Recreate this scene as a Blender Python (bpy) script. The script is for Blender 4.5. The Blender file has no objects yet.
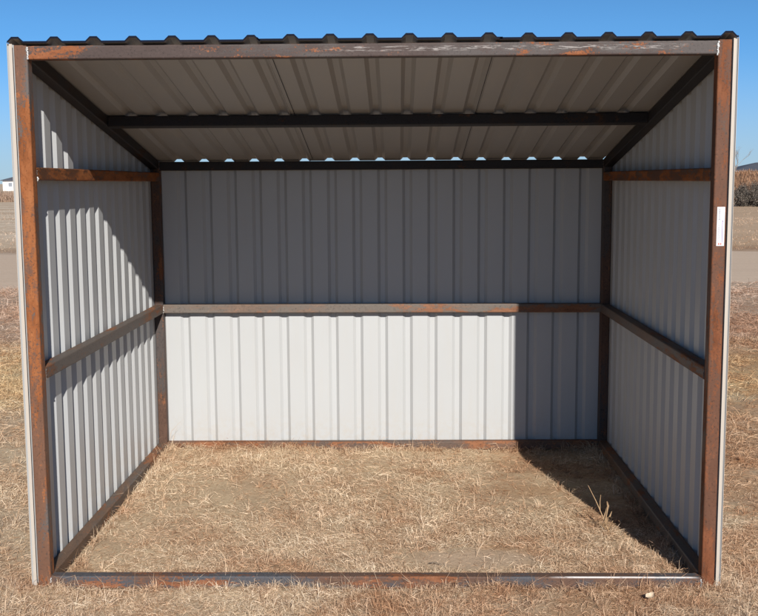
import bpy, bmesh, math, random
import numpy as np
from mathutils import Vector, Matrix, Euler
random.seed(7)
rng = np.random.default_rng(11)
scene = bpy.context.scene
COL = scene.collection
R = math.radians

# ------------------------------------------------------------------ helpers
class MB:
    """collects polygons, links them as ONE mesh object"""
    def __init__(self): self.v, self.f, self.m = [], [], []
    def add(self, verts, faces, mi=0):
        o = len(self.v)
        self.v += [tuple(p) for p in verts]
        self.f += [tuple(i + o for i in f) for f in faces]
        self.m += [mi] * len(faces)
        return self
    def box(self, lo, hi, mi=0):
        x0, y0, z0 = lo; x1, y1, z1 = hi
        return self.add([(x0,y0,z0),(x1,y0,z0),(x1,y1,z0),(x0,y1,z0),(x0,y0,z1),(x1,y0,z1),(x1,y1,z1),(x0,y1,z1)],
                        [(0,3,2,1),(4,5,6,7),(0,1,5,4),(1,2,6,5),(2,3,7,6),(3,0,4,7)], mi)
    def tube(self, pts, rad, n=6, mi=0):
        ring = []
        pts = [Vector(p) for p in pts]
        o = len(self.v)
        for i, p in enumerate(pts):
            d = (pts[min(i+1, len(pts)-1)] - pts[max(i-1, 0)]).normalized()
            a = d.orthogonal().normalized(); b = d.cross(a)
            r = rad[i] if hasattr(rad, '__len__') else rad
            for k in range(n):
                t = 2*math.pi*k/n
                self.v.append(tuple(p + a*(r*math.cos(t)) + b*(r*math.sin(t))))
        for i in range(len(pts)-1):
            for k in range(n):
                k2 = (k+1) % n
                self.f.append((o+i*n+k, o+i*n+k2, o+(i+1)*n+k2, o+(i+1)*n+k)); self.m.append(mi)
        self.f.append(tuple(o+k for k in reversed(range(n)))); self.m.append(mi)
        self.f.append(tuple(o+(len(pts)-1)*n+k for k in range(n))); self.m.append(mi)
        return self
    def build(self, name, mats, parent=None, smooth=False):
        me = bpy.data.meshes.new(name)
        me.from_pydata(self.v, [], self.f)
        if not isinstance(mats, (list, tuple)): mats = [mats]
        for m in mats: me.materials.append(m)
        me.polygons.foreach_set('material_index', self.m)
        if smooth: me.polygons.foreach_set('use_smooth', [True]*len(self.f))
        me.update()
        o = bpy.data.objects.new(name, me); COL.objects.link(o)
        if parent: o.parent = parent
        return o

def tag(o, label=None, cat=None, group=None, kind=None):
    if label: o['label'] = label
    if cat: o['category'] = cat
    if group: o['group'] = group
    if kind: o['kind'] = kind
    return o

def empty(name, loc=(0,0,0), rz=0):
    o = bpy.data.objects.new(name, None); COL.objects.link(o)
    o.location = loc; o.rotation_euler = (0,0,rz); o.empty_display_size = .3
    return o

# numpy value noise -------------------------------------------------
_T = rng.random((256,256))
def vnoise(x, y):
    x = np.asarray(x, float); y = np.asarray(y, float)
    xi = np.floor(x).astype(int); yi = np.floor(y).astype(int)
    fx = x-xi; fy = y-yi
    fx = fx*fx*(3-2*fx); fy = fy*fy*(3-2*fy)
    g = lambda a,b: _T[a & 255, b & 255]
    return (g(xi,yi)*(1-fx)+g(xi+1,yi)*fx)*(1-fy)+(g(xi,yi+1)*(1-fx)+g(xi+1,yi+1)*fx)*fy
def fbm(x, y, o=4):
    s = 0; a = .5; n = 0
    for i in range(o):
        s = s + a*vnoise(x*2**i+17*i, y*2**i+31*i); n += a; a *= .5
    return s/n

# ------------------------------------------------------------------ materials
class NT:
    def __init__(self, name):
        self.mat = bpy.data.materials.new(name); self.mat.use_nodes = True
        self.t = self.mat.node_tree; self.t.nodes.clear()
        self.out = self.t.nodes.new('ShaderNodeOutputMaterial')
        self.b = self.t.nodes.new('ShaderNodeBsdfPrincipled')
        self.t.links.new(self.b.outputs[0], self.out.inputs[0])
    def n(self, typ, ins=None, **kw):
        nd = self.t.nodes.new(typ)
        for k, v in kw.items(): setattr(nd, k, v)
        for k, v in (ins or {}).items(): self.set(nd.inputs[k], v)
        return nd
    def set(self, sock, v):
        if isinstance(v, bpy.types.NodeSocket): self.t.links.new(v, sock)
        elif isinstance(v, tuple) and len(v) == 3 and sock.type == 'RGBA': sock.default_value = (*v, 1)
        else: sock.default_value = v
    def obj(self): return self.n('ShaderNodeTexCoord').outputs['Object']
    def mapped(self, scale, loc=(0,0,0)):
        return self.n('ShaderNodeMapping', {'Vector': self.obj(), 'Scale': scale, 'Location': loc}).outputs[0]
    def noise(self, vec, scale, detail=4, rough=.55, dist=0):
        return self.n('ShaderNodeTexNoise', {'Vector': vec, 'Scale': scale, 'Detail': detail, 'Roughness': rough, 'Distortion': dist}).outputs['Fac']
    def ramp(self, fac, stops, interp='LINEAR'):
        r = self.n('ShaderNodeValToRGB', {'Fac': fac}); cr = r.color_ramp; cr.interpolation = interp
        while len(cr.elements) < len(stops): cr.elements.new(.5)
        for e, (p, c) in zip(cr.elements, stops):
            e.position = p; e.color = (*c, 1) if isinstance(c, tuple) else (c, c, c, 1)
        return r.outputs[0]
    def mix(self, fac, a, b, mode='MIX'):
        m = self.n('ShaderNodeMix', data_type='RGBA', blend_type=mode)
        self.set(m.inputs[0], fac); self.set(m.inputs[6], a); self.set(m.inputs[7], b)
        return m.outputs[2]
    def math(self, op, a, b=0.0, c=None):
        m = self.n('ShaderNodeMath', operation=op)
        self.set(m.inputs[0], a); self.set(m.inputs[1], b)
        if c is not None: self.set(m.inputs[2], c)
        return m.outputs[0]
    def bump(self, h, strength, dist):
        b = self.n('ShaderNodeBump', {'Height': h, 'Strength': strength, 'Distance': dist})
        self.t.links.new(b.outputs[0], self.b.inputs['Normal'])
    def fin(self, color, rough, metal=0.0, spec=.5):
        self.set(self.b.inputs['Base Color'], color); self.set(self.b.inputs['Roughness'], rough)
        self.set(self.b.inputs['Metallic'], metal); self.set(self.b.inputs['Specular IOR Level'], spec)
        return self.mat

def steel(name, base, brown, orange, cover, axis, seed, brown_cover=.5, scrape_glint=None):
    """hot rolled tube: blue grey mill scale, brown film, orange rust blooms running along the tube"""
    k = NT(name)
    sc = [1.0, 1.0, 1.0]; sc['xyz'.index(axis)] = .28
    v = k.mapped(tuple(sc), (seed*3.1, seed*1.7, seed*2.3))
    big = k.noise(v, 4.2, 3, .6, .3)
    med = k.noise(v, 19, 5, .72, .2)
    fine = k.noise(k.mapped((1,1,1), (seed,0,0)), 95, 3, .7)
    grain = k.math('ADD', k.math('MULTIPLY', k.math('SUBTRACT', fine, .5), .34), k.math('MULTIPLY', k.math('SUBTRACT', med, .5), .55))
    brown_m = k.ramp(k.math('ADD', big, grain), [(brown_cover, 0.0), (brown_cover+.09, 1.0)])
    rust_m = k.ramp(k.math('ADD', k.noise(v, 6.1, 4, .66, .4), grain), [(cover+.02, 0.0), (cover+.09, 1.0)])
    pit = k.ramp(fine, [(.30, .45), (.44, 1.0), (.62, 1.0), (.74, 1.5)])
    brown_c = k.mix(med, tuple(c*.6 for c in brown), tuple(c*1.4 for c in brown))
    or_c = k.ramp(med, [(.32, tuple(c*.42 for c in orange)), (.5, orange), (.68, (min(1,orange[0]*1.3), orange[1]*1.45, orange[2]*1.6))])
    c = k.mix(brown_m, base, brown_c)
    c = k.mix(rust_m, c, or_c)
    c = k.mix(1.0, c, pit, 'MULTIPLY')
    rough = k.math('ADD', k.math('MULTIPLY', rust_m, .3), .56)
    if scrape_glint:
        # header: pale chalky scrapes; front sill: edge highlight painted into the colour; limits along x in object space
        x0, x1, zc, hw, thr, amt = scrape_glint
        sep = k.n('ShaderNodeSeparateXYZ', {'Vector': k.obj()})
        mx = k.n('ShaderNodeMapRange', {'Value': sep.outputs[0], 'From Min': x0, 'From Max': x0+.12}).outputs[0]
        mx2 = k.n('ShaderNodeMapRange', {'Value': sep.outputs[0], 'From Min': x1, 'From Max': x1-.05}).outputs[0]
        dz = k.math('DIVIDE', k.math('ABSOLUTE', k.math('SUBTRACT', sep.outputs[2], zc)), hw)
        mz = k.n('ShaderNodeMapRange', {'Value': dz, 'From Min': 1.0, 'From Max': .5}).outputs[0]
        nn = k.ramp(k.noise(k.mapped((.22,1,2.4)), 52, 6, .75), [(thr, 0.0), (thr+.07, 1.0)])
        my = k.n('ShaderNodeMapRange', {'Value': sep.outputs[1], 'From Min': .012, 'From Max': .007}).outputs[0]
        sm = k.math('MULTIPLY', k.math('MULTIPLY', k.math('MULTIPLY', mx, mx2), my), k.math('MULTIPLY', mz, nn))
        c = k.mix(k.math('MULTIPLY', sm, scrape_glint[5]), c, (.62,.58,.55))
    k.bump(k.math('ADD', k.math('MULTIPLY', fine, .4), k.math('MULTIPLY', rust_m, .5)), .35, .0012)
    return k.fin(c, rough, .0, .2)

def paint(name, col, axis=2, rough=.42, dirt=.12, dirtcol=(.45,.38,.28), spec=.4):
    k = NT(name)
    v = k.obj()
    big = k.noise(v, 1.6, 3)
    c = k.mix(big, tuple(x*.95 for x in col), tuple(min(1,x*1.03) for x in col))
    sc = [6.0, 6.0, 6.0]; sc[axis] = .7
    streak = k.ramp(k.noise(k.mapped(tuple(sc)), 3.0, 5, .6), [(.5, 0.0), (.85, 1.0)])
    c = k.mix(k.math('MULTIPLY', streak, dirt), c, dirtcol)
    if axis == 2:       # rain splashed soil on the lowest hand's breadth
        z = k.n('ShaderNodeSeparateXYZ', {'Vector': v}).outputs[2]
        low = k.n('ShaderNodeMapRange', {'Value': z, 'From Min': .30, 'From Max': .04}).outputs[0]
        sp = k.ramp(k.noise(v, 26, 5, .7), [(.42, 0.0), (.7, 1.0)])
        c = k.mix(k.math('MULTIPLY', k.math('MULTIPLY', low, sp), .35), c, (.42,.33,.22))
    scb = [1.0,1.0,1.0]; scb[axis] = .35
    k.bump(k.noise(k.mapped(tuple(scb)), 4.0, 3, .45), .30, .012)
    return k.fin(c, rough, 0, spec)

m_post_l = steel('rusty_steel_left_post', (.115,.098,.090), (.150,.076,.048), (.240,.082,.029), .455, 'z', 1.0, .37)
m_post_r = steel('rusty_steel_right_post', (.100,.072,.058), (.122,.056,.034), (.165,.058,.026), .48, 'z', 2.2, .33)
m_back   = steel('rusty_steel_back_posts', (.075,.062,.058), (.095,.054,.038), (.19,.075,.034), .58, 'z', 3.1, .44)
m_header = steel('rusty_steel_header', (.088,.074,.070), (.070,.050,.045), (.225,.080,.034), .545, 'x', 4.7, .50, scrape_glint=(-.25, 1.35, 2.384, .013, .52, .42))
m_sill   = steel('rusty_steel_front_sill', (.080,.080,.088), (.120,.070,.050), (.205,.080,.038), .49, 'x', 5.3, .42, scrape_glint=(.78, 1.46, .0535, .0042, .34, 1.0))  # pale line is a highlight painted along the top front edge
m_bsill  = steel('rusty_steel_back_sill', (.120,.085,.068), (.150,.088,.060), (.215,.088,.042), .48, 'x', 11.4, .40)
m_cross  = steel('rusty_steel_cross_bars', (.150,.126,.108), (.160,.112,.086), (.21,.095,.052), .53, 'x', 6.4, .48)
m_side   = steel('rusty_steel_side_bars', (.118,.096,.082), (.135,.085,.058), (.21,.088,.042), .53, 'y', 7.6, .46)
m_upper  = steel('orange_rusted_bar', (.100,.056,.036), (.115,.050,.026), (.235,.078,.024), .46, 'y', 8.1, .38)
m_raft   = steel('shade_darkened_steel_bars', (.024,.022,.024), (.030,.021,.018), (.06,.03,.018), .63, 'y', 9.2, .55)  # steel colour darkened to carry the shade under the roof
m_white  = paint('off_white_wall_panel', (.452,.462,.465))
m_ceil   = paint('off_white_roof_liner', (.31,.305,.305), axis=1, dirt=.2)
m_cream  = paint('cream_wall_exterior', (.47,.415,.355))
m_navy   = paint('charcoal_roof_exterior', (.007,.009,.020), axis=1, rough=.7, dirt=.0, spec=.08)
k = NT('bright_weld_bead'); m_weld = k.fin(k.mix(k.noise(k.obj(), 150), (.25,.24,.23), (.70,.69,.67)), .4, .5)
k = NT('label_paper'); m_label = k.fin(k.mix(k.noise(k.obj(), 60), (.74,.73,.76), (.84,.83,.86)), .45)
k = NT('label_grey_print'); m_pgrey = k.fin((.33,.33,.36), .5)
k = NT('label_violet_print'); m_pviolet = k.fin((.26,.20,.38), .5)
k = NT('label_red_print'); m_pred = k.fin((.50,.20,.18), .5)

# ------------------------------------------------------------------ shelter geometry (metres, opening faces -y)
W, D, HF, HB, T = 3.05, 2.4963, 2.408, 1.9607, .0580
HW = W/2
SL = (HF-HB)/(D-T)                       # fall of the roof per metre of depth
def roof_z(y): return HF - SL*(y-T)

shelter = empty('livestock_shelter')
tag(shelter, 'open fronted livestock shelter of rusty square steel tube with white ribbed metal walls', 'shelter')

def square_tube(name, a, b, mat, up=(0,0,1), size=T, rad=.0065, parent=shelter):
    """rounded square tube between the centres of its two ends"""
    a = Vector(a); b = Vector(b); d = (b-a).normalized()
    u = Vector(up); s = d.cross(u).normalized(); u = s.cross(d).normalized()
    prof = []
    h = size/2 - rad
    for cx, cy, a0 in ((h,h,0),(-h,h,90),(-h,-h,180),(h,-h,270)):
        for q in range(5):
            t = R(a0+q*22.5); prof.append((cx+rad*math.cos(t), cy+rad*math.sin(t)))
    n = len(prof)
    L = (b-a).length; nseg = max(1, int(L/.25))
    mb = MB(); vs = []; fs = []
    # rolled tube is never dead straight: a millimetre of bow
    bw = random.uniform(-.0012,.0012); bv = random.uniform(-.0012,.0012)
    for i in range(nseg+1):
        t = i/nseg; c = a + (b-a)*t + (s*bw+u*bv)*math.sin(math.pi*t)
        vs += [c + s*x + u*y for x, y in prof]
    for i in range(nseg):
        for q in range(n):
            q2 = (q+1) % n
            fs.append((i*n+q, i*n+q2, (i+1)*n+q2, (i+1)*n+q))
    fs.append(tuple(reversed(range(n)))); fs.append(tuple(nseg*n+q for q in range(n)))
    mb.add(vs, fs)
    return mb.build(name, mat, parent)

h2 = T/2
def xin(s): return s*(HW-h2)             # centre line of a side's posts
posts = {}
for s, m in ((-1, m_post_l), (1, m_post_r)):
    posts[s] = square_tube('front_post', (xin(s), h2, -.03), (xin(s), h2, HF+.002), m, up=(0,1,0))
back_posts = {}
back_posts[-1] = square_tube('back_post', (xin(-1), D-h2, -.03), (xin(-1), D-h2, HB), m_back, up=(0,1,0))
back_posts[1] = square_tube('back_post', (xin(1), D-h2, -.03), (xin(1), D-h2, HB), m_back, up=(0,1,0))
XI = HW-T-.0005
header = square_tube('header_beam', (-XI, h2, HF-h2), (XI, h2, HF-h2), m_header)
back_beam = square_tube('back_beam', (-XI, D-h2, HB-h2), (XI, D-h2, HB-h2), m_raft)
front_sill = square_tube('front_sill', (-XI, h2, h2-.001), (XI, h2, h2-.004), m_sill)
square_tube('back_sill', (-XI, D-h2, h2+.004), (XI, D-h2, h2+.010), m_bsill)
square_tube('back_girt', (-XI, D-h2, .980), (XI, D-h2, .976), m_cross)
YI = (T+.0005, D-T-.0005)
tsl = Vector((0, 1, -SL)).normalized(); nsl = Vector((0, SL, 1)).normalized()
for s in (-1, 1):
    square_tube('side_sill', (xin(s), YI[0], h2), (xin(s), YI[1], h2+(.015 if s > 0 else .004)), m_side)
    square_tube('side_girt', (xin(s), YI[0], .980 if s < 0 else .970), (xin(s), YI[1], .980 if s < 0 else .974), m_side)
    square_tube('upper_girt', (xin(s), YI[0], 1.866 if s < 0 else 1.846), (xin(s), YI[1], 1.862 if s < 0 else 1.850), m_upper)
    a = Vector((xin(s), YI[0], roof_z(YI[0]))) - nsl*(h2+.0035); b = Vector((xin(s), YI[1], roof_z(YI[1]))) - nsl*(h2+.0035)
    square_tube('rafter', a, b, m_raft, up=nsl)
c = Vector((0, 1.265, roof_z(1.265))) - nsl*(h2+.0045)
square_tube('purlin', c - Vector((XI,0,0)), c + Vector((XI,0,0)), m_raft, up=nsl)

# weld beads: a little row of overlapping droplets
def weld(name, p0, p1, parent, r=.0042, skip=.0):
    p0 = Vector(p0); p1 = Vector(p1); L = (p1-p0).length; n = max(3, int(L/.006))
    bm = bmesh.new()
    for i in range(n):
        if random.random() < skip: continue
        q = p0.lerp(p1, (i+.5)/n) + Vector((random.uniform(-.002,.002), random.uniform(-.001,.001), random.uniform(-.001,.001)))
        M = Matrix.Translation(q) @ Matrix.Diagonal((r*random.uniform(.8,1.5), r*random.uniform(.5,.8), r*random.uniform(.9,1.4), 1))
        bmesh.ops.create_icosphere(bm, subdivisions=2, radius=1, matrix=M)
    me = bpy.data.meshes.new(name); bm.to_mesh(me); bm.free(); me.materials.append(m_weld)
    me.polygons.foreach_set('use_smooth', [True]*len(me.polygons))
    o = bpy.data.objects.new(name, me); COL.objects.link(o); o.parent = parent
    return o
weld('weld_bead', (-XI, -.001, HF-.008), (-XI+.001, -.001, HF-T+.002), header, .0048)
weld('weld_bead', (XI, -.001, HF-.006), (XI-.002, -.001, HF-T-.004), header, .0052)
weld('weld_bead', (XI, -.001, .052), (XI, -.001, .008), front_sill, .0036, .2)
weld('weld_bead', (-XI, -.001, .050), (-XI, -.001, .006), front_sill, .003, .2)
weld('weld_bead', (-HW+T+.001, T+.001, 1.853), (-HW+T+.001, T+.001, 1.835), posts[-1], .0045)
weld('weld_bead', (-XI, D-T-.001, 1.005), (-XI, D-T-.001, .952), posts[-1], .0035, .25)

k = NT('dull_weld_bead'); m_dull = k.fin(k.mix(k.noise(k.obj(), 120), (.07,.055,.05), (.17,.13,.11)), .6, .2)
def dull(*a, **kw):
    o = weld(*a, **kw); o.data.materials[0] = m_dull; return o
for s in (-1, 1):
    xa = s*(HW-T)
    for zc in (.975, 1.855 if s < 0 else 1.848):
        dull('weld_bead', (xa, T+.001, zc+.026), (xa, T+.001, zc-.026), posts[s], .0032, .1)
    dull('weld_bead', (xa, D-T-.001, 1.003), (xa, D-T-.001, .951), back_posts[s], .0032, .1)
    dull('weld_bead', (xa, D-T-.001, HB-.004), (xa, D-T-.001, HB-T+.004), back_posts[s], .0032, .1)
    dull('weld_bead', (xa, T+.002, .056), (xa, T+.002, .010), posts[s], .003, .1)
# ribbed sheets ------------------------------------------------------
PITCH, RT, RBASE, RH = .1676, .030, .068, .0185
def rib_profile(u0, u1, first, RBASE=RBASE, RT=RT, RH=RH):
    """list of (u, height) across the ribs; ribs centred on first + k*PITCH"""
    pts = [(u0, None)]
    k0 = math.floor((u0-first)/PITCH)-1
    us = []
    k = k0
    while first + k*PITCH < u1 + PITCH:
        c = first + k*PITCH
        us += [(c-RBASE/2, 0), (c-RT/2, RH), (c+RT/2, RH), (c+RBASE/2, 0)]
        k += 1
    def hgt(u):
        for (a, ha), (b, hb) in zip(us, us[1:]):
            if a <= u <= b: return ha + (hb-ha)*(u-a)/(b-a)
        return 0
    return [(u0, hgt(u0))] + [p for p in us if u0+1e-5 < p[0] < u1-1e-5] + [(u1, hgt(u1))]

def sheet(name, prof, place, tpos, mats, parent=shelter, thick=.0016):
    """prof: (u,h) list; place(u,h,t) -> point; tpos: stations along the ribs. Inner face uses mats[0], outer face and edges mats[1]"""
    mb = MB(); n = len(prof); m = len(tpos)
    idx = lambda layer, i, j: (layer*m + j)*n + i
    vs = [place(u, h + layer*thick, t) for layer in (0,1) for t in tpos for u, h in prof]
    inner = [(idx(0,i,j), idx(0,i+1,j), idx(0,i+1,j+1), idx(0,i,j+1)) for j in range(m-1) for i in range(n-1)]
    outer = [(idx(1,i,j+1), idx(1,i+1,j+1), idx(1,i+1,j), idx(1,i,j)) for j in range(m-1) for i in range(n-1)]
    edge = []
    for i in range(n-1):
        edge.append((idx(0,i+1,0), idx(0,i,0), idx(1,i,0), idx(1,i+1,0)))
        edge.append((idx(0,i,m-1), idx(0,i+1,m-1), idx(1,i+1,m-1), idx(1,i,m-1)))
    for j in range(m-1):
        edge.append((idx(0,0,j), idx(0,0,j+1), idx(1,0,j+1), idx(1,0,j)))
        edge.append((idx(0,n-1,j+1), idx(0,n-1,j), idx(1,n-1,j), idx(1,n-1,j+1)))
    o = len(mb.v); mb.add(vs, inner, 0); mb.f += outer + edge; mb.m += [1]*(len(outer)+len(edge))
    ob = mb.build(name, mats, parent)
    bm = bmesh.new(); bm.from_mesh(ob.data); bmesh.ops.recalc_face_normals(bm, faces=bm.faces); bm.to_mesh(ob.data); bm.free()
    return ob

# roof: three lapped sheets, ribs running down the fall
RX = 1.546; rfirst = -1.512
laps = [-RX, -.468, .545, RX]
ystat = [-.014] + [i*.16 for i in range(0, 16)] + [D+.008]
for i in range(3):
    off = .0012 + (.0022 if i % 2 else 0)
    u0 = laps[i] - (.0 if i == 0 else (.018 if i % 2 else -.0)); u1 = laps[i+1] + (.018 if (i % 2 and i < 2) else 0)
    if i == 1: u0 = laps[1]-.012; u1 = laps[2]+.012
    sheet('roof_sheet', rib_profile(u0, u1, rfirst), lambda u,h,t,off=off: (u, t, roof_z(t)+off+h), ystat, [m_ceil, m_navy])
    # folded hem: the dark front edge that follows the ribs
    pf = rib_profile(u0, u1, rfirst); hem = MB(); n = len(pf); yh = ystat[0]
    zz = roof_z(yh)+off
    vsx = [(u, yh-.0008, zz+h+.0022) for u, h in pf] + [(u, yh-.0008, zz+h-.0058) for u, h in pf] + [(u, yh-.0028, zz+h+.0022) for u, h in pf] + [(u, yh-.0028, zz+h-.0058) for u, h in pf]
    fc = []
    for q in range(n-1):
        a, b_, c_, d_ = q, n+q, 2*n+q, 3*n+q
        fc += [(c_, c_+1, d_+1, d_), (a+1, a, b_, b_+1), (a, a+1, c_+1, c_), (d_, d_+1, b_+1, b_)]
    hem.add(vsx, fc).build('roof_hem', m_navy, shelter)
# lap seams of the roof sheets, a dark turned-down edge under the pans
for xs_ in (-.447, .536):
    a, b_ = .06, D-.06
    MB().add([(xs_-.0009,a,roof_z(a)+.0005),(xs_+.0009,a,roof_z(a)+.0005),(xs_+.0009,b_,roof_z(b_)+.0005),(xs_-.0009,b_,roof_z(b_)+.0005),
              (xs_-.0009,a,roof_z(a)-.0022),(xs_+.0009,a,roof_z(a)-.0022),(xs_+.0009,b_,roof_z(b_)-.0022),(xs_-.0009,b_,roof_z(b_)-.0022)],
             [(0,1,2,3),(7,6,5,4),(0,4,5,1),(1,5,6,2),(2,6,7,3),(3,7,4,0)]).build('lap_seam', m_navy, shelter)
# cream edge trims closing the front of the side walls
for s in (-1, 1):
    xa, xb = sorted((s*(HW+.0035), s*(HW+.0172)))
    MB().box((xa, -.0075, .018), (xb, -.0050, roof_z(0)-.004)).build('edge_trim', m_cream, shelter)
# back wall
sheet('back_panel', rib_profile(-HW-.012, HW+.012, -1.331), lambda u,h,z: (u, D+.002+h, z),
      [.012, .3, .6, .9, 1.2, 1.5, 1.8, HB-.004], [m_white, m_cream])
# side walls follow the roof slope; front edge ends part way up a rib so its flank shows beside the post
for s in (-1, 1):
    yfirst = -.0150
    prof = rib_profile(-.0035, D+.001, yfirst, .084, .028, .023)
    def place(y, h, t, s=s): return (s*(HW+.0025+h), y, .018 + (roof_z(y)-.001-.018)*t)
    sheet('left_panel' if s < 0 else 'right_panel', prof, place, [i/8 for i in range(9)], [m_white, m_cream])

# sticker on the right post --------------------------------------------
sx0, sx1, sz0, sz1 = 1.4840, 1.5170, 1.540, 1.707
st = MB().box((sx0, -.0022, sz0), (sx1, -.0006, sz1)).build('label_sticker', m_label, posts[1])
st['label'] = 'small white paper sticker with vertical print on the right front post'
pr = MB()
y0, y1 = -.0030, -.0021
rr = random.Random(4)
z = 1.615
pr.box((1.5062, y0, 1.554), (1.5092, y1, 1.648), 1)
for xx in (1.4895, 1.4935):                      # rows of tiny print running up the sticker
    z = 1.560
    while z < 1.632:
        l = rr.uniform(.002,.006); pr.box((xx, y0, z), (xx+.0024, y1, z+l), 0); z += l+.0015
z = 1.652
while z < 1.700:
    l = rr.uniform(.002,.005); pr.box((1.4895, y0, z), (1.4985, y1, z+l), 0); z += l+.0022
pr.box((1.5090, y0, 1.644), (1.5110, y1, 1.664), 1)
pr.box((1.4905, y0, 1.5440), (1.4970, y1, 1.5530), 2); pr.box((1.4995, y0, 1.5440), (1.5060, y1, 1.5530), 2)
pr.build('sticker_print', [m_pgrey, m_pviolet, m_pred], st)

# ------------------------------------------------------------------ ground
BX, BY = .50, .37        # trampled bare patch inside the opening
def gz(x, y):
    near = np.exp(-((np.asarray(y)-1)/14.0)**2)
    return (fbm(x*.9+3, y*.9+5, 4)-.5)*.05*near + (fbm(x*7, y*7, 3)-.5)*.016*near - .004 + (fbm(x*.05+9, y*.05, 3)-.5)*.25*np.clip((np.abs(y-12)-12)/30, 0, 1)*1.0
def gz(x, y, base=gz):
    x = np.asarray(x, float); y = np.asarray(y, float)
    b = np.clip((fbm(x*2.1+50, x*0+4, 3)-.36)*4, 0, 1); b2 = np.clip((fbm(x*1.7+80, x*0+14, 3)-.38)*4, 0, 1); b3 = np.clip((fbm(y*1.9+20, y*0+24, 3)-.40)*4, 0, 1)
    wx = np.clip((1.75-np.abs(x))*8, 0, 1); wy = np.clip((1.4-np.abs(y-1.25))*8, 0, 1)
    z = base(x, y)
    z = z + .017*b*wx*np.exp(-(np.minimum(y-.0, 0)/.07)**2)*(y < .03)
    z = z + .022*b2*wx*np.exp(-(np.minimum(D-T-y, 9)/.12)**2)*(y > D-.45)*(y < D+.3)
    z = z + .018*b3*wy*np.exp(-((HW-T-np.abs(x))/.10)**2)
    return z
def axis(lo, a, b, hi, st, ratio):
    mid = list(np.arange(a, b+1e-6, st)); out = []
    x = b; d = st
    while x < hi: d *= ratio; x += d; out.append(x)
    x = a; d = st; inn = []
    while x > lo: d *= ratio; x -= d; inn.append(x)
    return np.array(inn[::-1] + mid + out)
xs = axis(-3000, -3.2, 3.2, 3000, .05, 1.13); ys = axis(-200, -1.6, 4.0, 3500, .05, 1.10)
X, Y = np.meshgrid(xs, ys); Z = gz(X, Y)
def np_mesh(name, co, faces_flat, loop_tot, mats, smooth=False):
    me = bpy.data.meshes.new(name)
    me.vertices.add(len(co)); me.vertices.foreach_set('co', co.astype(np.float32).ravel())
    me.loops.add(len(faces_flat)); me.loops.foreach_set('vertex_index', faces_flat.astype(np.int32))
    st = np.concatenate([[0], np.cumsum(loop_tot)[:-1]]).astype(np.int32)
    me.polygons.add(len(loop_tot)); me.polygons.foreach_set('loop_start', st)
    me.polygons.foreach_set('loop_total', loop_tot.astype(np.int32))
    for m in mats: me.materials.append(m)
    me.polygons.foreach_set('use_smooth', np.full(len(loop_tot), smooth))
    me.update(calc_edges=True)
    o = bpy.data.objects.new(name, me); COL.objects.link(o)
    return o
def grid_obj(name, X, Y, Z, mat):
    ny, nx = X.shape
    i = np.arange(ny*nx).reshape(ny, nx)
    q = np.stack([i[:-1,:-1], i[:-1,1:], i[1:,1:], i[1:,:-1]], -1).reshape(-1)
    return np_mesh(name, np.stack([X,Y,Z], -1).reshape(-1,3), q, np.full(len(q)//4, 4), [mat], True)

def zone_color(k, rnd=None):
    """dry prairie colour by place: trampled straw, golden strip, brown rough grass, far tan field"""
    pos = k.n('ShaderNodeNewGeometry').outputs['Position']
    sep = k.n('ShaderNodeSeparateXYZ', {'Vector': pos})
    wv = k.n('ShaderNodeMapping', {'Vector': pos, 'Scale': (.35,.8,1)}).outputs[0]
    w = k.noise(wv, .8, 4, .6)
    yy = k.math('ADD', sep.outputs[1], k.math('MULTIPLY', k.math('SUBTRACT', w, .5), 3.2))
    t = k.math('DIVIDE', yy, 40.0)
    band = k.ramp(t, [(.0, (.545,.43,.29)), (.085, (.535,.42,.275)), (.115, (.58,.45,.25)), (.155, (.55,.42,.24)),
                      (.19, (.45,.33,.23)), (.30, (.45,.33,.235)), (.34, (.50,.39,.29)), (.56, (.50,.39,.29)), (.60, (.40,.28,.18)),
                      (.64, (.60,.47,.325)), (.80, (.68,.555,.41)), (1.0, (.70,.58,.43))])
    rr_ = k.n('ShaderNodeMapRange', {'Value': sep.outputs[0], 'From Min': -1.0, 'From Max': 2.2, 'To Min': -.10, 'To Max': .07}).outputs[0]
    pn = k.math('ADD', k.noise(pos, 1.5, 5, .66), rr_)
    nr = k.n('ShaderNodeMapRange', {'Value': sep.outputs[1], 'From Min': 12.0, 'From Max': 8.0}).outputs[0]
    band = k.mix(k.math('MULTIPLY', k.ramp(pn, [(.46, 0.0), (.58, .85)]), nr), band, k.mix(1.0, band, (.80,.66,.58), 'MULTIPLY'))
    right = k.n('ShaderNodeMapRange', {'Value': sep.outputs[0], 'From Min': 2.0, 'From Max': 12.0}).outputs[0]
    far = k.n('ShaderNodeMapRange', {'Value': sep.outputs[1], 'From Min': 12.0, 'From Max': 24.0}).outputs[0]
    band = k.mix(k.math('MULTIPLY', right, far), band, k.mix(1.0, band, (.84,.74,.66), 'MULTIPLY'))
    return band, pos
k = NT('dry_prairie_soil')
band, pos = zone_color(k)
n1 = k.noise(pos, 2.2, 6, .65); n2 = k.noise(pos, 38, 6, .75)
nf = k.noise(k.n('ShaderNodeMapping', {'Vector': pos, 'Scale': (.012,.09,1)}).outputs[0], 3.0, 6, .65)
c = k.mix(k.ramp(n1, [(.35, 0.0), (.7, 1.0)]), band, k.mix(.55, band, (.30,.19,.125)))
c = k.mix(k.ramp(n2, [(.3, .55), (.55, 0.0)]), c, k.mix(.5, c, (.16,.095,.055)))
yfar = k.n('ShaderNodeMapRange', {'Value': k.n('ShaderNodeSeparateXYZ', {'Vector': pos}).outputs[1], 'From Min': 20.0, 'From Max': 40.0}).outputs[0]
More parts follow.
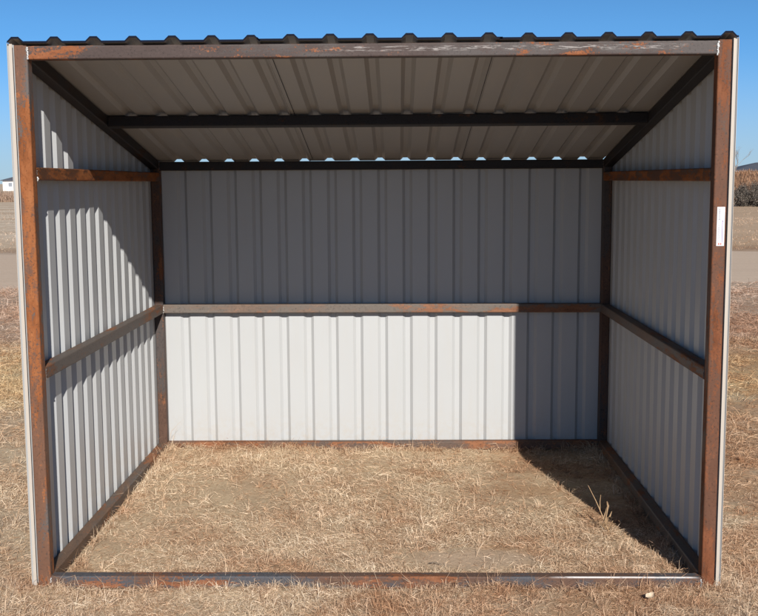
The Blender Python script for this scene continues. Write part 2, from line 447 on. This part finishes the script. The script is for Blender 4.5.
c = k.mix(k.math('MULTIPLY', k.ramp(nf, [(.42, 0.0), (.58, 1.0)]), k.math('MULTIPLY', yfar, .6)), c, (.40,.28,.18))
thn = k.noise(k.n('ShaderNodeMapping', {'Vector': pos, 'Rotation': (0,0,.5), 'Scale': (1,5,1)}).outputs[0], 60, 4, .8)
thm = k.noise(k.n('ShaderNodeMapping', {'Vector': pos, 'Rotation': (0,0,-.8), 'Scale': (1,5,1)}).outputs[0], 50, 4, .8)
ynear = k.n('ShaderNodeMapRange', {'Value': k.n('ShaderNodeSeparateXYZ', {'Vector': pos}).outputs[1], 'From Min': 14.0, 'From Max': 6.0}).outputs[0]
c = k.mix(k.math('MULTIPLY', k.ramp(thn, [(.52, 0.0), (.66, .8)]), ynear), c, k.mix(1.0, c, (1.35,1.36,1.36), 'MULTIPLY'))
c = k.mix(k.math('MULTIPLY', k.ramp(thm, [(.50, 0.0), (.66, .8)]), ynear), c, k.mix(1.0, c, (.50,.42,.37), 'MULTIPLY'))
bare = k.n('ShaderNodeMapping', {'Vector': pos, 'Location': (-BX,-BY,0)}).outputs[0]
dist = k.n('ShaderNodeVectorMath', {0: k.n('ShaderNodeMapping', {'Vector': bare, 'Scale': (2.6,6.5,0)}).outputs[0]}, operation='LENGTH').outputs['Value']
bm_ = k.ramp(k.math('ADD', dist, k.math('MULTIPLY', k.math('SUBTRACT', k.noise(pos, 9, 4), .5), 1.1)), [(.55, 1.0), (1.0, 0.0)])
c = k.mix(k.math('MULTIPLY', bm_, .7), c, (.46,.335,.235))
k.bump(k.math('ADD', k.noise(pos, 26, 6, .7), k.math('MULTIPLY', n2, .4)), .55, .012)
m_soil = k.fin(c, .95, 0, .1)
ground = grid_obj('ground', X, Y, Z, m_soil); tag(ground, kind='structure')

# dirt road crossing behind the shelter
k = NT('graded_dirt_road')
p = k.n('ShaderNodeNewGeometry').outputs['Position']
st_ = k.noise(k.n('ShaderNodeMapping', {'Vector': p, 'Scale': (.05,.9,1)}).outputs[0], 2.4, 6, .7)
c = k.mix(st_, (.48,.36,.262), (.62,.48,.355))
c = k.mix(k.ramp(k.noise(p, 14, 6, .75), [(.52, 0.0), (.75, .5)]), c, (.27,.19,.125))
k.bump(k.noise(p, 20, 5, .7), .3, .01)
m_road = k.fin(c, .95, 0, .1)
rx = np.concatenate([np.arange(-120, -30, 3), np.arange(-30, 30, .5), np.arange(30, 121, 3)])
e0 = 13.4 + (fbm(rx*.5, rx*0+3, 4)-.5)*2.2; e1 = 22.6 + (fbm(rx*.4, rx*0+9, 4)-.5)*1.6
tt = np.linspace(0, 1, 24)
RXX = np.tile(rx, (len(tt),1)); RYY = e0[None]*(1-tt[:,None]) + e1[None]*tt[:,None]
RZZ = gz(RXX, RYY)+.012 - .016*(np.abs(tt[:,None]*2-1)**6)
road = grid_obj('dirt_road', RXX, RYY, RZZ, m_road); tag(road, kind='structure')

# grassy rise far right
k = NT('rusty_grass_bank')
p = k.n('ShaderNodeNewGeometry').outputs['Position']
c = k.mix(k.ramp(k.noise(k.n('ShaderNodeMapping', {'Vector': p, 'Scale': (1,1,2.5)}).outputs[0], .9, 6, .7), [(.3,0.0),(.7,1.0)]), (.22,.12,.07), (.34,.20,.12))
k.bump(k.noise(p, 3, 5, .7), .8, .3)
m_bank = k.fin(c, .95, 0, .1)
bx = np.linspace(12, 75, 90); by = np.linspace(84, 128, 30)
BXX, BYY = np.meshgrid(bx, by)
pf = np.clip((BYY-84)/14, 0, 1); pf = pf*pf*(3-2*pf); pb = np.clip((128-BYY)/20, 0, 1); pxx = np.clip((BXX-12)/16, 0, 1)
BZZ = -.05 + 2.35*pf*pb*(pxx*pxx*(3-2*pxx)) + (fbm(BXX*.35, BYY*.35, 4)-.5)*.6*pf
bank = grid_obj('grassy_bank', BXX, BYY, BZZ, m_bank); tag(bank, kind='structure')

# ------------------------------------------------------------------ dry grass
def blade_mesh(name, x, y, z, L, wd, az, e0, e1, roll, mats):
    n = len(x)
    d0 = np.stack([np.cos(az)*np.cos(e0), np.sin(az)*np.cos(e0), np.sin(e0)], -1)
    az1 = az + rng.normal(0, .35, n)
    d1 = np.stack([np.cos(az1)*np.cos(e1), np.sin(az1)*np.cos(e1), np.sin(e1)], -1)
    sd = np.stack([-np.sin(az)*np.cos(roll), np.cos(az)*np.cos(roll), np.sin(roll)], -1)
    p0 = np.stack([x,y,z], -1); p1 = p0 + d0*(L*.5)[:,None]; p2 = p1 + d1*(L*.5)[:,None]
    p2[:,2] = np.maximum(p2[:,2], z-.004); 
    w = wd[:,None]*.5
    co = np.stack([p0-sd*w, p0+sd*w, p1-sd*w*.85, p1+sd*w*.85, p2], 1).reshape(-1,3)
    b = (np.arange(n)*5)[:,None]
    loops = (b + np.array([[0,1,3,2,2,3,4]])).reshape(-1)
    tot = np.tile([4,3], n)
    return np_mesh(name, co, loops, tot, mats)

k = NT('dry_straw_blades')
band, pos = zone_color(k)
rnd = k.n('ShaderNodeNewGeometry').outputs['Random Per Island']
hue = k.ramp(rnd, [(.0, (.34,.26,.22)), (.20, (.62,.49,.42)), (.42, (1.0,.95,.93)), (.62, (1.30,1.32,1.36)), (.78, (1.02,.93,.90)), (.90, (1.40,1.46,1.58)), (.965, (1.50,1.58,1.72)), (1.0, (.34,.27,.24))])
bb = k.mix(1.0, hue, (1.17,1.17,1.20), 'MULTIPLY')
c = k.mix(1.0, band, bb, 'MULTIPLY')
pt = k.noise(pos, 2.4, 5, .65)
c = k.mix(k.ramp(pt, [(.42, 0.0), (.62, .85)]), c, k.mix(1.0, c, (.78,.63,.54), 'MULTIPLY'))
pp = k.noise(k.n('ShaderNodeMapping', {'Vector': pos, 'Location': (7,3,0)}).outputs[0], 3.1, 4, .6)
c = k.mix(k.ramp(pp, [(.50, 0.0), (.66, .8)]), c, k.mix(1.0, c, (1.16,1.20,1.25), 'MULTIPLY'))
m_blade = k.fin(c, .7, 0, .25)

CX, CY = .11, -4.56
def scatter(N):
    d = 4.0*np.exp(rng.random(N)*math.log(19.5/4.0))       # density ~ 1/d^2
    half = .47
    x = CX + d*(rng.random(N)*2-1)*half - .018*d; y = CY + d
    keep = (y > -1.6)
    keep &= (y < 13.0+1.6*fbm(x*.5+5, x*0+2, 3))
    hid = (y > D+.5) & (np.abs(x-CX)/d < .27) & (rng.random(N) > .12)
    keep &= ~hid
    return x[keep], y[keep], d[keep]
def footprint(x, y, pad=.004):
    fr = (np.abs(x) < HW+pad) & (y > -pad) & (y < T+pad)
    bk = (np.abs(x) < HW+pad+.02) & (y > D-T-pad) & (y < D+.03)
    sd = (np.abs(x) < HW+pad+.02) & (np.abs(x) > HW-T-pad) & (y > -pad) & (y < D+pad)
    return fr | bk | sd
x, y, d = scatter(680000)
# clumping and thin patches
dens = fbm(x*1.3+40, y*1.3+11, 4)
bp = ((x-BX)*2.4)**2 + ((y-BY)*6.0)**2 + (fbm(x*5, y*5, 3)-.5)*1.4
inside = (np.abs(x) < HW) & (y > 0) & (y < D)
keep = (rng.random(len(x)) < np.clip((dens-.30)*3.6, .16, 1.0)) & ~footprint(x, y) & ~((bp < .8) & (rng.random(len(x)) > .12))
x, y, d, dens, inside = x[keep], y[keep], d[keep], dens[keep], inside[keep]
n = len(x)
sc = (d/4.5)**.75
L = rng.gamma(4, .0092, n)*sc*np.where(inside, .86, 1.08); L = np.where(rng.random(n) < .025, L*2.3, L)
wd = rng.uniform(.0009, .0022, n)*sc
flow = fbm(x*1.1+70, y*1.1+20, 3)*2*math.pi*2.0
az = flow + rng.normal(0, 1.5, n)
up = rng.random(n)
e0 = np.where(up < .78, rng.uniform(.0, .36, n), rng.uniform(.35, 1.1, n))
e0 = np.where(dens > .56, e0*1.25, e0*.9)
e1 = e0 - rng.uniform(.1, .95, n)
z = gz(x, y) + rng.uniform(-.003, .004, n)
roll = rng.normal(0, .7, n)
# tufts: bunches of upright blades, more of them along the rails
def tuft_pts(n):
    tx = rng.uniform(-3.4, 3.4, n); ty = -1.2 + 9.0*rng.random(n)**1.5
    m = n//6
    tx[:m] = rng.uniform(-1.75, 1.75, m); ty[:m] = rng.choice([-.02, -.03, .085, D-T-.03, D-T-.05], m) + rng.normal(0, .012, m)
    q = m//3
    tx[m:m+q] = rng.choice([-1, 1], q)*rng.uniform(HW-T-.05, HW-T-.012, q); ty[m:m+q] = rng.uniform(.1, D-.1, q)
    ok = ~footprint(tx, ty, .002) & (((tx-BX)*2.4)**2 + ((ty-BY)*6.0)**2 > .9)
    return tx[ok], ty[ok]
tx, ty = tuft_pts(2600)
nb = rng.integers(10, 34, len(tx)); ti = np.repeat(np.arange(len(tx)), nb); m = len(ti)
ts = rng.uniform(.55, 1.25, len(tx))[ti]; ta = rng.random(m)*6.283
ux = tx[ti] + np.cos(ta)*rng.random(m)*.016*ts; uy = ty[ti] + np.sin(ta)*rng.random(m)*.016*ts
ul = rng.gamma(6, .0095, m)*ts; uw = rng.uniform(.0010, .0024, m); ue0 = rng.uniform(.45, 1.45, m); ue1 = ue0 - rng.uniform(.2, 1.5, m)
fp = footprint(ux, uy, .001)
keep = ~fp
x = np.concatenate([x, ux[keep]]); y = np.concatenate([y, uy[keep]]); z = np.concatenate([z, gz(ux, uy)[keep]-.002])
L = np.concatenate([L, ul[keep]]); wd = np.concatenate([wd, uw[keep]]); az = np.concatenate([az, ta[keep]])
e0 = np.concatenate([e0, ue0[keep]]); e1 = np.concatenate([e1, ue1[keep]]); roll = np.concatenate([roll, rng.normal(0, .7, keep.sum())])
# short stubble on the field beyond the road
N = 60000
sd_ = 27.5*np.exp(rng.random(N)*math.log(72/27.5)); sx_ = CX + sd_*(rng.random(N)*2-1)*.50; sy_ = CY + sd_
row = fbm(sx_*.06, sy_*.9, 4); kp = (rng.random(N) < np.clip((row-.36)*3.5, .03, 1)) & ((np.abs(sx_-CX)/sd_ > .25) | (rng.random(N) < .2))
sx_, sy_, sd_ = sx_[kp], sy_[kp], sd_[kp]; N = len(sx_)
x = np.concatenate([x, sx_]); y = np.concatenate([y, sy_]); z = np.concatenate([z, gz(sx_, sy_)])
L = np.concatenate([L, rng.gamma(5, .016, N)]); wd = np.concatenate([wd, rng.uniform(.005, .011, N)]); az = np.concatenate([az, rng.random(N)*6.283])
e0 = np.concatenate([e0, rng.uniform(.2, 1.3, N)]); e1 = np.concatenate([e1, rng.uniform(-.2, .9, N)]); roll = np.concatenate([roll, rng.normal(0, .7, N)])
g = blade_mesh('dry_grass', x, y, z, L, wd, az, e0, e1, roll, [m_blade]); tag(g, 'short trampled dry straw coloured grass covering the ground around and inside the shelter', 'grass', kind='stuff')

# tall rusty grass, far left strip and on the bank
k = NT('tall_rusty_grass_blades')
rnd = k.n('ShaderNodeNewGeometry').outputs['Random Per Island']
m_tall = k.fin(k.ramp(rnd, [(0, (.25,.165,.115)), (.5, (.36,.245,.175)), (1, (.47,.34,.25))]), .85, 0, .1)
def tall(name, x, y, z, h, label):
    n = len(x)
    hh = h*rng.uniform(.6, 1.15, n)*(.55+.9*fbm(x*.6, y*.6, 3))
    o = blade_mesh(name, x, y, z, hh, rng.uniform(.03,.07,n), rng.random(n)*6.28, rng.uniform(1.1,1.5,n), rng.uniform(.7,1.4,n), rng.normal(0,.3,n), [m_tall])
    return tag(o, label, 'grass', kind='stuff')
N = 36000
x = rng.uniform(-70, 22, N); y = rng.uniform(99, 114, N)
tall('tall_grass', x, y, gz(x,y), 1.15, 'strip of tall reddish brown grass along the far edge of the field')
N = 14000
ix = rng.uniform(20, 60, N); iy = rng.uniform(85, 104, N)
pf = np.clip((iy-84)/14, 0, 1); pf = pf*pf*(3-2*pf); pxx = np.clip((ix-12)/16, 0, 1)
iz = -.05 + 2.35*pf*(pxx*pxx*(3-2*pxx))
k = NT('orange_grass_blades')
rnd = k.n('ShaderNodeNewGeometry').outputs['Random Per Island']
m_tall = k.fin(k.ramp(rnd, [(0, (.20,.105,.06)), (.5, (.31,.17,.10)), (1, (.42,.26,.16))]), .85, 0, .1)
tall('tall_grass', ix, iy, iz, .5, 'orange brown tall grass covering the low bank behind the dark bushes at right')

# ------------------------------------------------------------------ bushes, tree, houses
k = NT('grey_brush_leaves')
rnd = k.n('ShaderNodeNewGeometry').outputs['Random Per Island']
m_leaf = k.fin(k.ramp(rnd, [(0, (.055,.047,.042)), (.5, (.115,.098,.082)), (.85, (.17,.142,.115)), (1, (.25,.20,.155))]), .8, 0, .15)
k = NT('grey_twig_bark'); m_twig = k.fin(k.mix(k.noise(k.obj(), 9), (.10,.075,.055), (.19,.15,.115)), .9)
def bush(loc, w, h, seed, label, group='dark bushes along the edge of the far field'):
    rr = random.Random(seed); r2 = np.random.default_rng(seed)
    root = empty('bush', loc); tag(root, label, 'bush', group)
    st = MB(); tips = []
    for i in range(34):
        a = rr.random()*6.283; q = rr.random()**.6
        top = Vector((math.cos(a)*q*w*.5, math.sin(a)*q*w*.4, h*(1-.55*q*q)*rr.uniform(.75,1.05)))
        mid = top*.5 + Vector((rr.uniform(-.1,.1), rr.uniform(-.1,.1), h*.06))
        st.tube([(top.x*.12, top.y*.12, -.05), mid, top], [.022,.014,.005], 4)
        tips += [mid.lerp(top, t) for t in (-.75,-.4,0,.3,.55,.8,1)]
    st.build('branches', m_twig, root)
    tp = np.array([tuple(t) for t in tips])
    n = 9000
    ci = r2.integers(0, len(tp), n)
    P = tp[ci] + r2.normal(0, .085*w**.5, (n,3)); P[:,2] = np.abs(P[:,2])
    s = r2.uniform(.014,.042,n)
    A = r2.normal(0,1,(n,3)); A /= np.linalg.norm(A,axis=1)[:,None]; B = np.cross(A, r2.normal(0,1,(n,3))); B /= np.linalg.norm(B,axis=1)[:,None]
    co = np.stack([P-A*s[:,None]*1.5, P-B*s[:,None]*.6, P+A*s[:,None]*1.5, P+B*s[:,None]*.6], 1).reshape(-1,3)
    f = np_mesh('foliage', co, np.arange(n*4), np.full(n,4), [m_leaf]); f.parent = root
    return root
bush((22.4, 64.2, -.03), 2.2, 1.42, 3, 'grey brown bush half hidden behind the right edge of the shelter')
bush((23.9, 66.4, -.03), 2.5, 1.62, 5, 'tallest dark scrubby bush at the edge of the far field, below the dark roofed house')
bush((23.5, 63.6, -.03), 1.5, .85, 8, 'low dark bush in front of the taller bushes at the right edge')
bush((25.2, 65.0, -.03), 2.4, 1.45, 13, 'dark bush cut off by the right edge of the photo')
# pale clod lying before the bushes
def lump(name, loc, sx, sy, sz, mat, seed, label, cat):
    bm = bmesh.new(); bmesh.ops.create_icosphere(bm, subdivisions=3, radius=1)
    rr = random.Random(seed); ax = [Vector((rr.gauss(0,1),rr.gauss(0,1),rr.gauss(0,1))) for _ in range(6)]
    for v in bm.verts:
        g = 1 + sum(.10*math.sin(3*v.co.dot(a)+i) for i, a in enumerate(ax))*.6
        v.co = Vector((v.co.x*sx*g, v.co.y*sy*g, v.co.z*sz*g))
    me = bpy.data.meshes.new(name); bm.to_mesh(me); bm.free(); me.materials.append(mat)
    me.polygons.foreach_set('use_smooth', [True]*len(me.polygons))
    o = bpy.data.objects.new(name, me); COL.objects.link(o); o.location = loc
    return tag(o, label, cat)
k = NT('pale_stone'); m_stone = k.fin(k.mix(k.noise(k.obj(), 8), (.42,.34,.26), (.60,.50,.40)), .9)
lump('rock', (23.35, 62.4, .05), .28, .2, .14, m_stone, 3, 'pale rock lying on the field edge in front of the dark bushes', 'rock')

# bare tree on the horizon at right
k = NT('pale_bare_bark'); m_bark = k.fin(k.mix(k.noise(k.obj(), 5), (.20,.16,.13), (.32,.27,.23)), .9)
tree = empty('bare_tree', (42.6, 130, .9)); tag(tree, 'thin leafless tree rising on the horizon beside the right post', 'tree')
rr = random.Random(21)
trunk = MB().tube([(0,0,-.6),(.05,0,.8),(-.05,.1,1.8)], [.13,.10,.075], 6).build('trunk', m_bark, tree)
cr = MB()
def grow(p, d, l, r, depth):
    q = p + d*l*.5 + Vector((rr.uniform(-.06,.06),rr.uniform(-.06,.06),0)); e = q + (d+Vector((rr.uniform(-.15,.15),rr.uniform(-.15,.15),.1))).normalized()*l*.5
    cr.tube([p,q,e], [r, r*.8, r*.55], 4)
    if depth:
        for _ in range(rr.choice((2,3,3))):
            nd = (d + Vector((rr.uniform(-.75,.75), rr.uniform(-.75,.75), rr.uniform(-.1,.5)))).normalized()
            grow(e if rr.random() < .6 else q, nd, l*rr.uniform(.6,.82), r*.58, depth-1)
for i in range(5):
    a = i*1.257+.4; grow(Vector((-.05,.1,1.2+.12*i)), Vector((math.cos(a)*.45, math.sin(a)*.45, 1)).normalized(), 1.45, .055, 4)
cr.build('crown', m_bark, tree)

def flat_mat(name, a, b, sc=2.0, rough=.8):
    k = NT(name); return k.fin(k.mix(k.noise(k.obj(), sc, 5), a, b), rough)
m_hwall = flat_mat('white_house_siding', (.72,.71,.69), (.80,.79,.77))
m_shing = flat_mat('dark_roof_shingles', (.07,.075,.09), (.12,.125,.145), 3)
m_broof = flat_mat('blue_grey_roof', (.055,.062,.078), (.085,.092,.11), 1)
m_tan   = flat_mat('tan_house_siding', (.30,.24,.18), (.38,.31,.24))
m_glass = flat_mat('dark_window_glass', (.22,.24,.27), (.30,.32,.36), 1, .25)
m_trim  = flat_mat('white_trim', (.74,.74,.74), (.82,.82,.82))
def house(name, loc, w, dp, hw, hr, wall, roof, label, wins, hip=2.6, rz=0.0):
    root = empty(name, loc, rz); tag(root, label, 'house')
    MB().box((0,0,-1.0), (w,dp,hw)).build('wall', wall, root)
    ov = .45
    r = MB()
    r.add([(-ov,-ov,hw+.003),(w+ov,-ov,hw+.003),(w+ov,dp+ov,hw+.003),(-ov,dp+ov,hw+.003),
           (-ov,-ov,hw+.14),(w+ov,-ov,hw+.14),(w+ov,dp+ov,hw+.14),(-ov,dp+ov,hw+.14),(hip,dp/2,hw+hr),(w-hip,dp/2,hw+hr)],
          [(3,2,1,0),(0,1,5,4),(1,2,6,5),(2,3,7,6),(3,0,4,7),(4,5,9,8),(5,6,9),(6,7,8,9),(7,4,8)])
    rf = r.build('roof', roof, root)
    MB().box((w*.62,dp/2-.3,hw+hr*.5),(w*.62+.55,dp/2+.3,hw+hr+.35)).build('chimney', wall, rf)
    for x0, z0, ww, hh in wins:
        f = MB()
        f.box((x0-.09,-.05,z0-.09),(x0+ww+.09,-.003,z0)).box((x0-.09,-.05,z0+hh),(x0+ww+.09,-.003,z0+hh+.09))
        f.box((x0-.09,-.05,z0),(x0,-.003,z0+hh)).box((x0+ww,-.05,z0),(x0+ww+.09,-.003,z0+hh))
        fr = f.build('window', m_trim, root)
        MB().box((x0,-.03,z0),(x0+ww,-.004,z0+hh)).build('pane', m_glass, fr)
    return root
house('house', (-95.3, 250, .1), 13, 8, 2.35, 1.25, m_hwall, m_shing, 'low white house with dark hipped roof on the horizon at far left',
      [(1.4,.95,.9,.9),(3.1,.95,.9,.9),(6.2,.95,1.4,1.0),(9.5,.95,.9,.9)], 2.4)
house('house', (54.1, 165, .8), 16, 9, 2.25, 1.45, m_tan, m_broof, 'low house with dark grey roof behind the rusty bank at the right edge',
      [(1.2,.95,1.0,1.0),(4.0,.95,1.2,1.0),(8.0,.95,1.2,1.0)], 4.5)
house('outbuilding', (47.6, 150, .9), 1.9, 2.4, 1.75, .5, m_trim, m_hwall, 'tiny pale outbuilding on the horizon beside the right post',
      [(.6,.7,.6,.6)], .5)
# shrubs in front of the white house
bush((-96.6, 247, 0), 2.2, 2.0, 31, 'dark shrub at the left end of the white house', 'shrubs beside the white house')
bush((-93.6, 240, 0), 2.6, 1.0, 33, 'low brown shrub in front of the white house', 'shrubs beside the white house')

# ------------------------------------------------------------------ small things on the grass
k = NT('dry_weed_stem'); m_stem = k.fin(k.mix(k.noise(k.obj(), 30), (.28,.17,.09), (.50,.34,.19)), .75)
def ribbon(mb, pts, w):
    pts = [Vector(p) for p in pts]; vs = []
    for i, p in enumerate(pts):
        q = w*(1-abs(2*i/(len(pts)-1)-.8)*.6); vs += [p+Vector((-q/2,.002,0)), p+Vector((q/2,-.002,.002))]
    mb.add(vs, [(2*i,2*i+1,2*i+3,2*i+2) for i in range(len(pts)-1)])
weed = empty('dry_weed', (1.185, .84, float(gz(1.185,.84)))); tag(weed, 'tall dry weed stalk standing at the edge of the shade inside the shelter', 'weed')
s1 = MB(); s1.tube([(.035,-.06,-.02),(0,-.01,.075),(-.035,0,.155),(-.075,.01,.235)], [.0032,.0028,.0022,.0012], 5).build('stem', m_stem, weed)
s2 = MB(); s2.tube([(-.012,0,.10),(-.012,.005,.15),(-.008,.006,.185)], [.0028,.002,.0012], 5).build('stem', m_stem, weed)
s3 = MB(); s3.tube([(.01,-.02,.04),(.022,-.01,.085),(.028,0,.13)], [.003,.0026,.0016], 5).build('stem', m_stem, weed)
lf = MB(); ribbon(lf, [(.008,0,.05),(.020,0,.085),(.030,.0,.125),(.024,0,.150)], .014); ribbon(lf, [(.02,0,.06),(.038,-.01,.07),(.048,-.01,.10)], .010)
ribbon(lf, [(.01,-.02,.03),(.04,-.03,.045),(.07,-.03,.035)], .012); 
for a_, l_, h_ in ((.4,.09,.02),(1.5,.07,.03),(2.6,.10,.015),(3.9,.08,.02),(5.2,.10,.02),(4.6,.06,.05)):
    ribbon(lf, [(.02,-.03,.0),(.02+math.cos(a_)*l_*.4,-.03+math.sin(a_)*l_*.4,h_+.03),(.02+math.cos(a_)*l_*.8,-.03+math.sin(a_)*l_*.8,h_+.028),(.02+math.cos(a_)*l_,-.03+math.sin(a_)*l_,h_+.005)], .006)
lf.build('leaf', m_stem, weed)
k = NT('bleached_leaf'); m_pale = k.fin(k.mix(k.noise(k.obj(), 60), (.46,.35,.24), (.64,.53,.40)), .7)
lfm = MB(); pts = []
nx, nyy = 9, 7
for j in range(nyy):
    for i in range(nx):
        u = i/(nx-1)*2-1; v = j/(nyy-1)*2-1
        wv = (1-u*u)**.5*.9+.1
        lfm.v.append((u*.030, v*.020*wv, .014+.012*u*u*.8 + .012*v*v - .004*math.sin(4*u)))
lfm.f = [(j*nx+i, j*nx+i+1, (j+1)*nx+i+1, (j+1)*nx+i) for j in range(nyy-1) for i in range(nx-1)]; lfm.m = [0]*len(lfm.f)
leaf = lfm.build('dry_leaf', m_pale, None, True); leaf.location = (1.20, -.155, float(gz(1.2,-.155))+.012); leaf.scale = (.72,.72,.6); leaf.rotation_euler = (R(25), R(-14), R(20))
tag(leaf, 'curled pale dry leaf in the grass in front of the right end of the sill', 'leaf')
tw = MB(); tw.tube([(-.05,.012,.012),(-.015,.0,.022),(.02,-.006,.02),(.055,-.025,.012)], [.003,.004,.0036,.002], 6)
twg = tw.build('twig', m_twig, None, True); twg.scale = (.6,.6,.6); twg.location = (.283, .29, float(gz(.283,.29))+.004)
tag(twg, 'short dark twig lying on the bare ground just inside the front sill', 'twig')

# ------------------------------------------------------------------ light and sky
sunv = Vector((-.2284, 1, -.5465)).normalized()           # the way the light travels
elev = math.asin(-sunv.z)
sd = bpy.data.lights.new('sun', 'SUN'); sd.energy = 5.0; sd.angle = R(.53); sd.color = (1, .955, .89)
so = bpy.data.objects.new('sun', sd); COL.objects.link(so)
so.rotation_euler = sunv.to_track_quat('-Z', 'Y').to_euler(); so.location = (3, -12, 9)
w = bpy.data.worlds.new('World'); scene.world = w; w.use_nodes = True
nt = w.node_tree; nt.nodes.clear()
wo = nt.nodes.new('ShaderNodeOutputWorld'); bg = nt.nodes.new('ShaderNodeBackground')
sky = nt.nodes.new('ShaderNodeTexSky'); sky.sky_type = 'NISHITA'; sky.sun_disc = False
sky.sun_elevation = elev; sky.sun_rotation = math.atan2(-sunv.x, -sunv.y)
sky.altitude = 1500; sky.air_density = 1.0; sky.dust_density = .0; sky.ozone_density = 3.0
bg.inputs[1].default_value = .08
tc = nt.nodes.new('ShaderNodeTexCoord'); mp = nt.nodes.new('ShaderNodeVectorMath'); mp.operation = 'MULTIPLY_ADD'; mp.inputs[1].default_value = (1, 1, 1.25); mp.inputs[2].default_value = (0, 0, .07)
nz = nt.nodes.new('ShaderNodeVectorMath'); nz.operation = 'NORMALIZE'
nt.links.new(tc.outputs['Generated'], mp.inputs[0]); nt.links.new(mp.outputs[0], nz.inputs[0]); nt.links.new(nz.outputs[0], sky.inputs[0])
tn = nt.nodes.new('ShaderNodeMix'); tn.data_type = 'RGBA'; tn.blend_type = 'MULTIPLY'; tn.inputs[0].default_value = 1; tn.inputs[7].default_value = (.54, .93, 1.13, 1)
nt.links.new(sky.outputs[0], tn.inputs[6])
# pale dry haze hugging the horizon
sz = nt.nodes.new('ShaderNodeSeparateXYZ'); nt.links.new(tc.outputs['Generated'], sz.inputs[0])
mr = nt.nodes.new('ShaderNodeMapRange'); mr.interpolation_type = 'SMOOTHSTEP'
for i, v in ((1, .13), (2, -.03), (3, 0.0), (4, .9)): mr.inputs[i].default_value = v
nt.links.new(sz.outputs[2], mr.inputs[0])
hz = nt.nodes.new('ShaderNodeMix'); hz.data_type = 'RGBA'; hz.inputs[7].default_value = (3.85, 4.6, 5.0, 1)
nt.links.new(mr.outputs[0], hz.inputs[0]); nt.links.new(tn.outputs[2], hz.inputs[6]); 
# the low sky is brighter than the deep blue overhead
gr = nt.nodes.new('ShaderNodeMapRange')
for i, v in ((1, .14), (2, .45), (3, 1.24), (4, .78)): gr.inputs[i].default_value = v
nt.links.new(sz.outputs[2], gr.inputs[0])
gm = nt.nodes.new('ShaderNodeVectorMath'); gm.operation = 'SCALE'
nt.links.new(hz.outputs[2], gm.inputs[0]); nt.links.new(gr.outputs[0], gm.inputs[3]); nt.links.new(gm.outputs[0], bg.inputs[0]); nt.links.new(bg.outputs[0], wo.inputs[0])

# ------------------------------------------------------------------ camera
cd = bpy.data.cameras.new('camera'); co = bpy.data.objects.new('camera', cd); COL.objects.link(co)
cd.sensor_fit = 'HORIZONTAL'; cd.sensor_width = 36; cd.lens = 36*1051.9/758
cd.clip_start = .05; cd.clip_end = 6000
M = Matrix.Rotation(.01794, 4, 'Z') @ Matrix.Rotation(math.pi/2-.11994, 4, 'X') @ Matrix.Rotation(-.00591, 4, 'Z')
co.matrix_world = Matrix.Translation((.1103, -4.5606, 1.8254)) @ M
scene.camera = co
vs = scene.view_settings
vs.view_transform = 'Standard'; vs.look = 'None'; vs.exposure = 0.2; vs.gamma = 1.0; vs.use_curve_mapping = False
scene.cycles.max_bounces = 6; scene.cycles.diffuse_bounces = 3
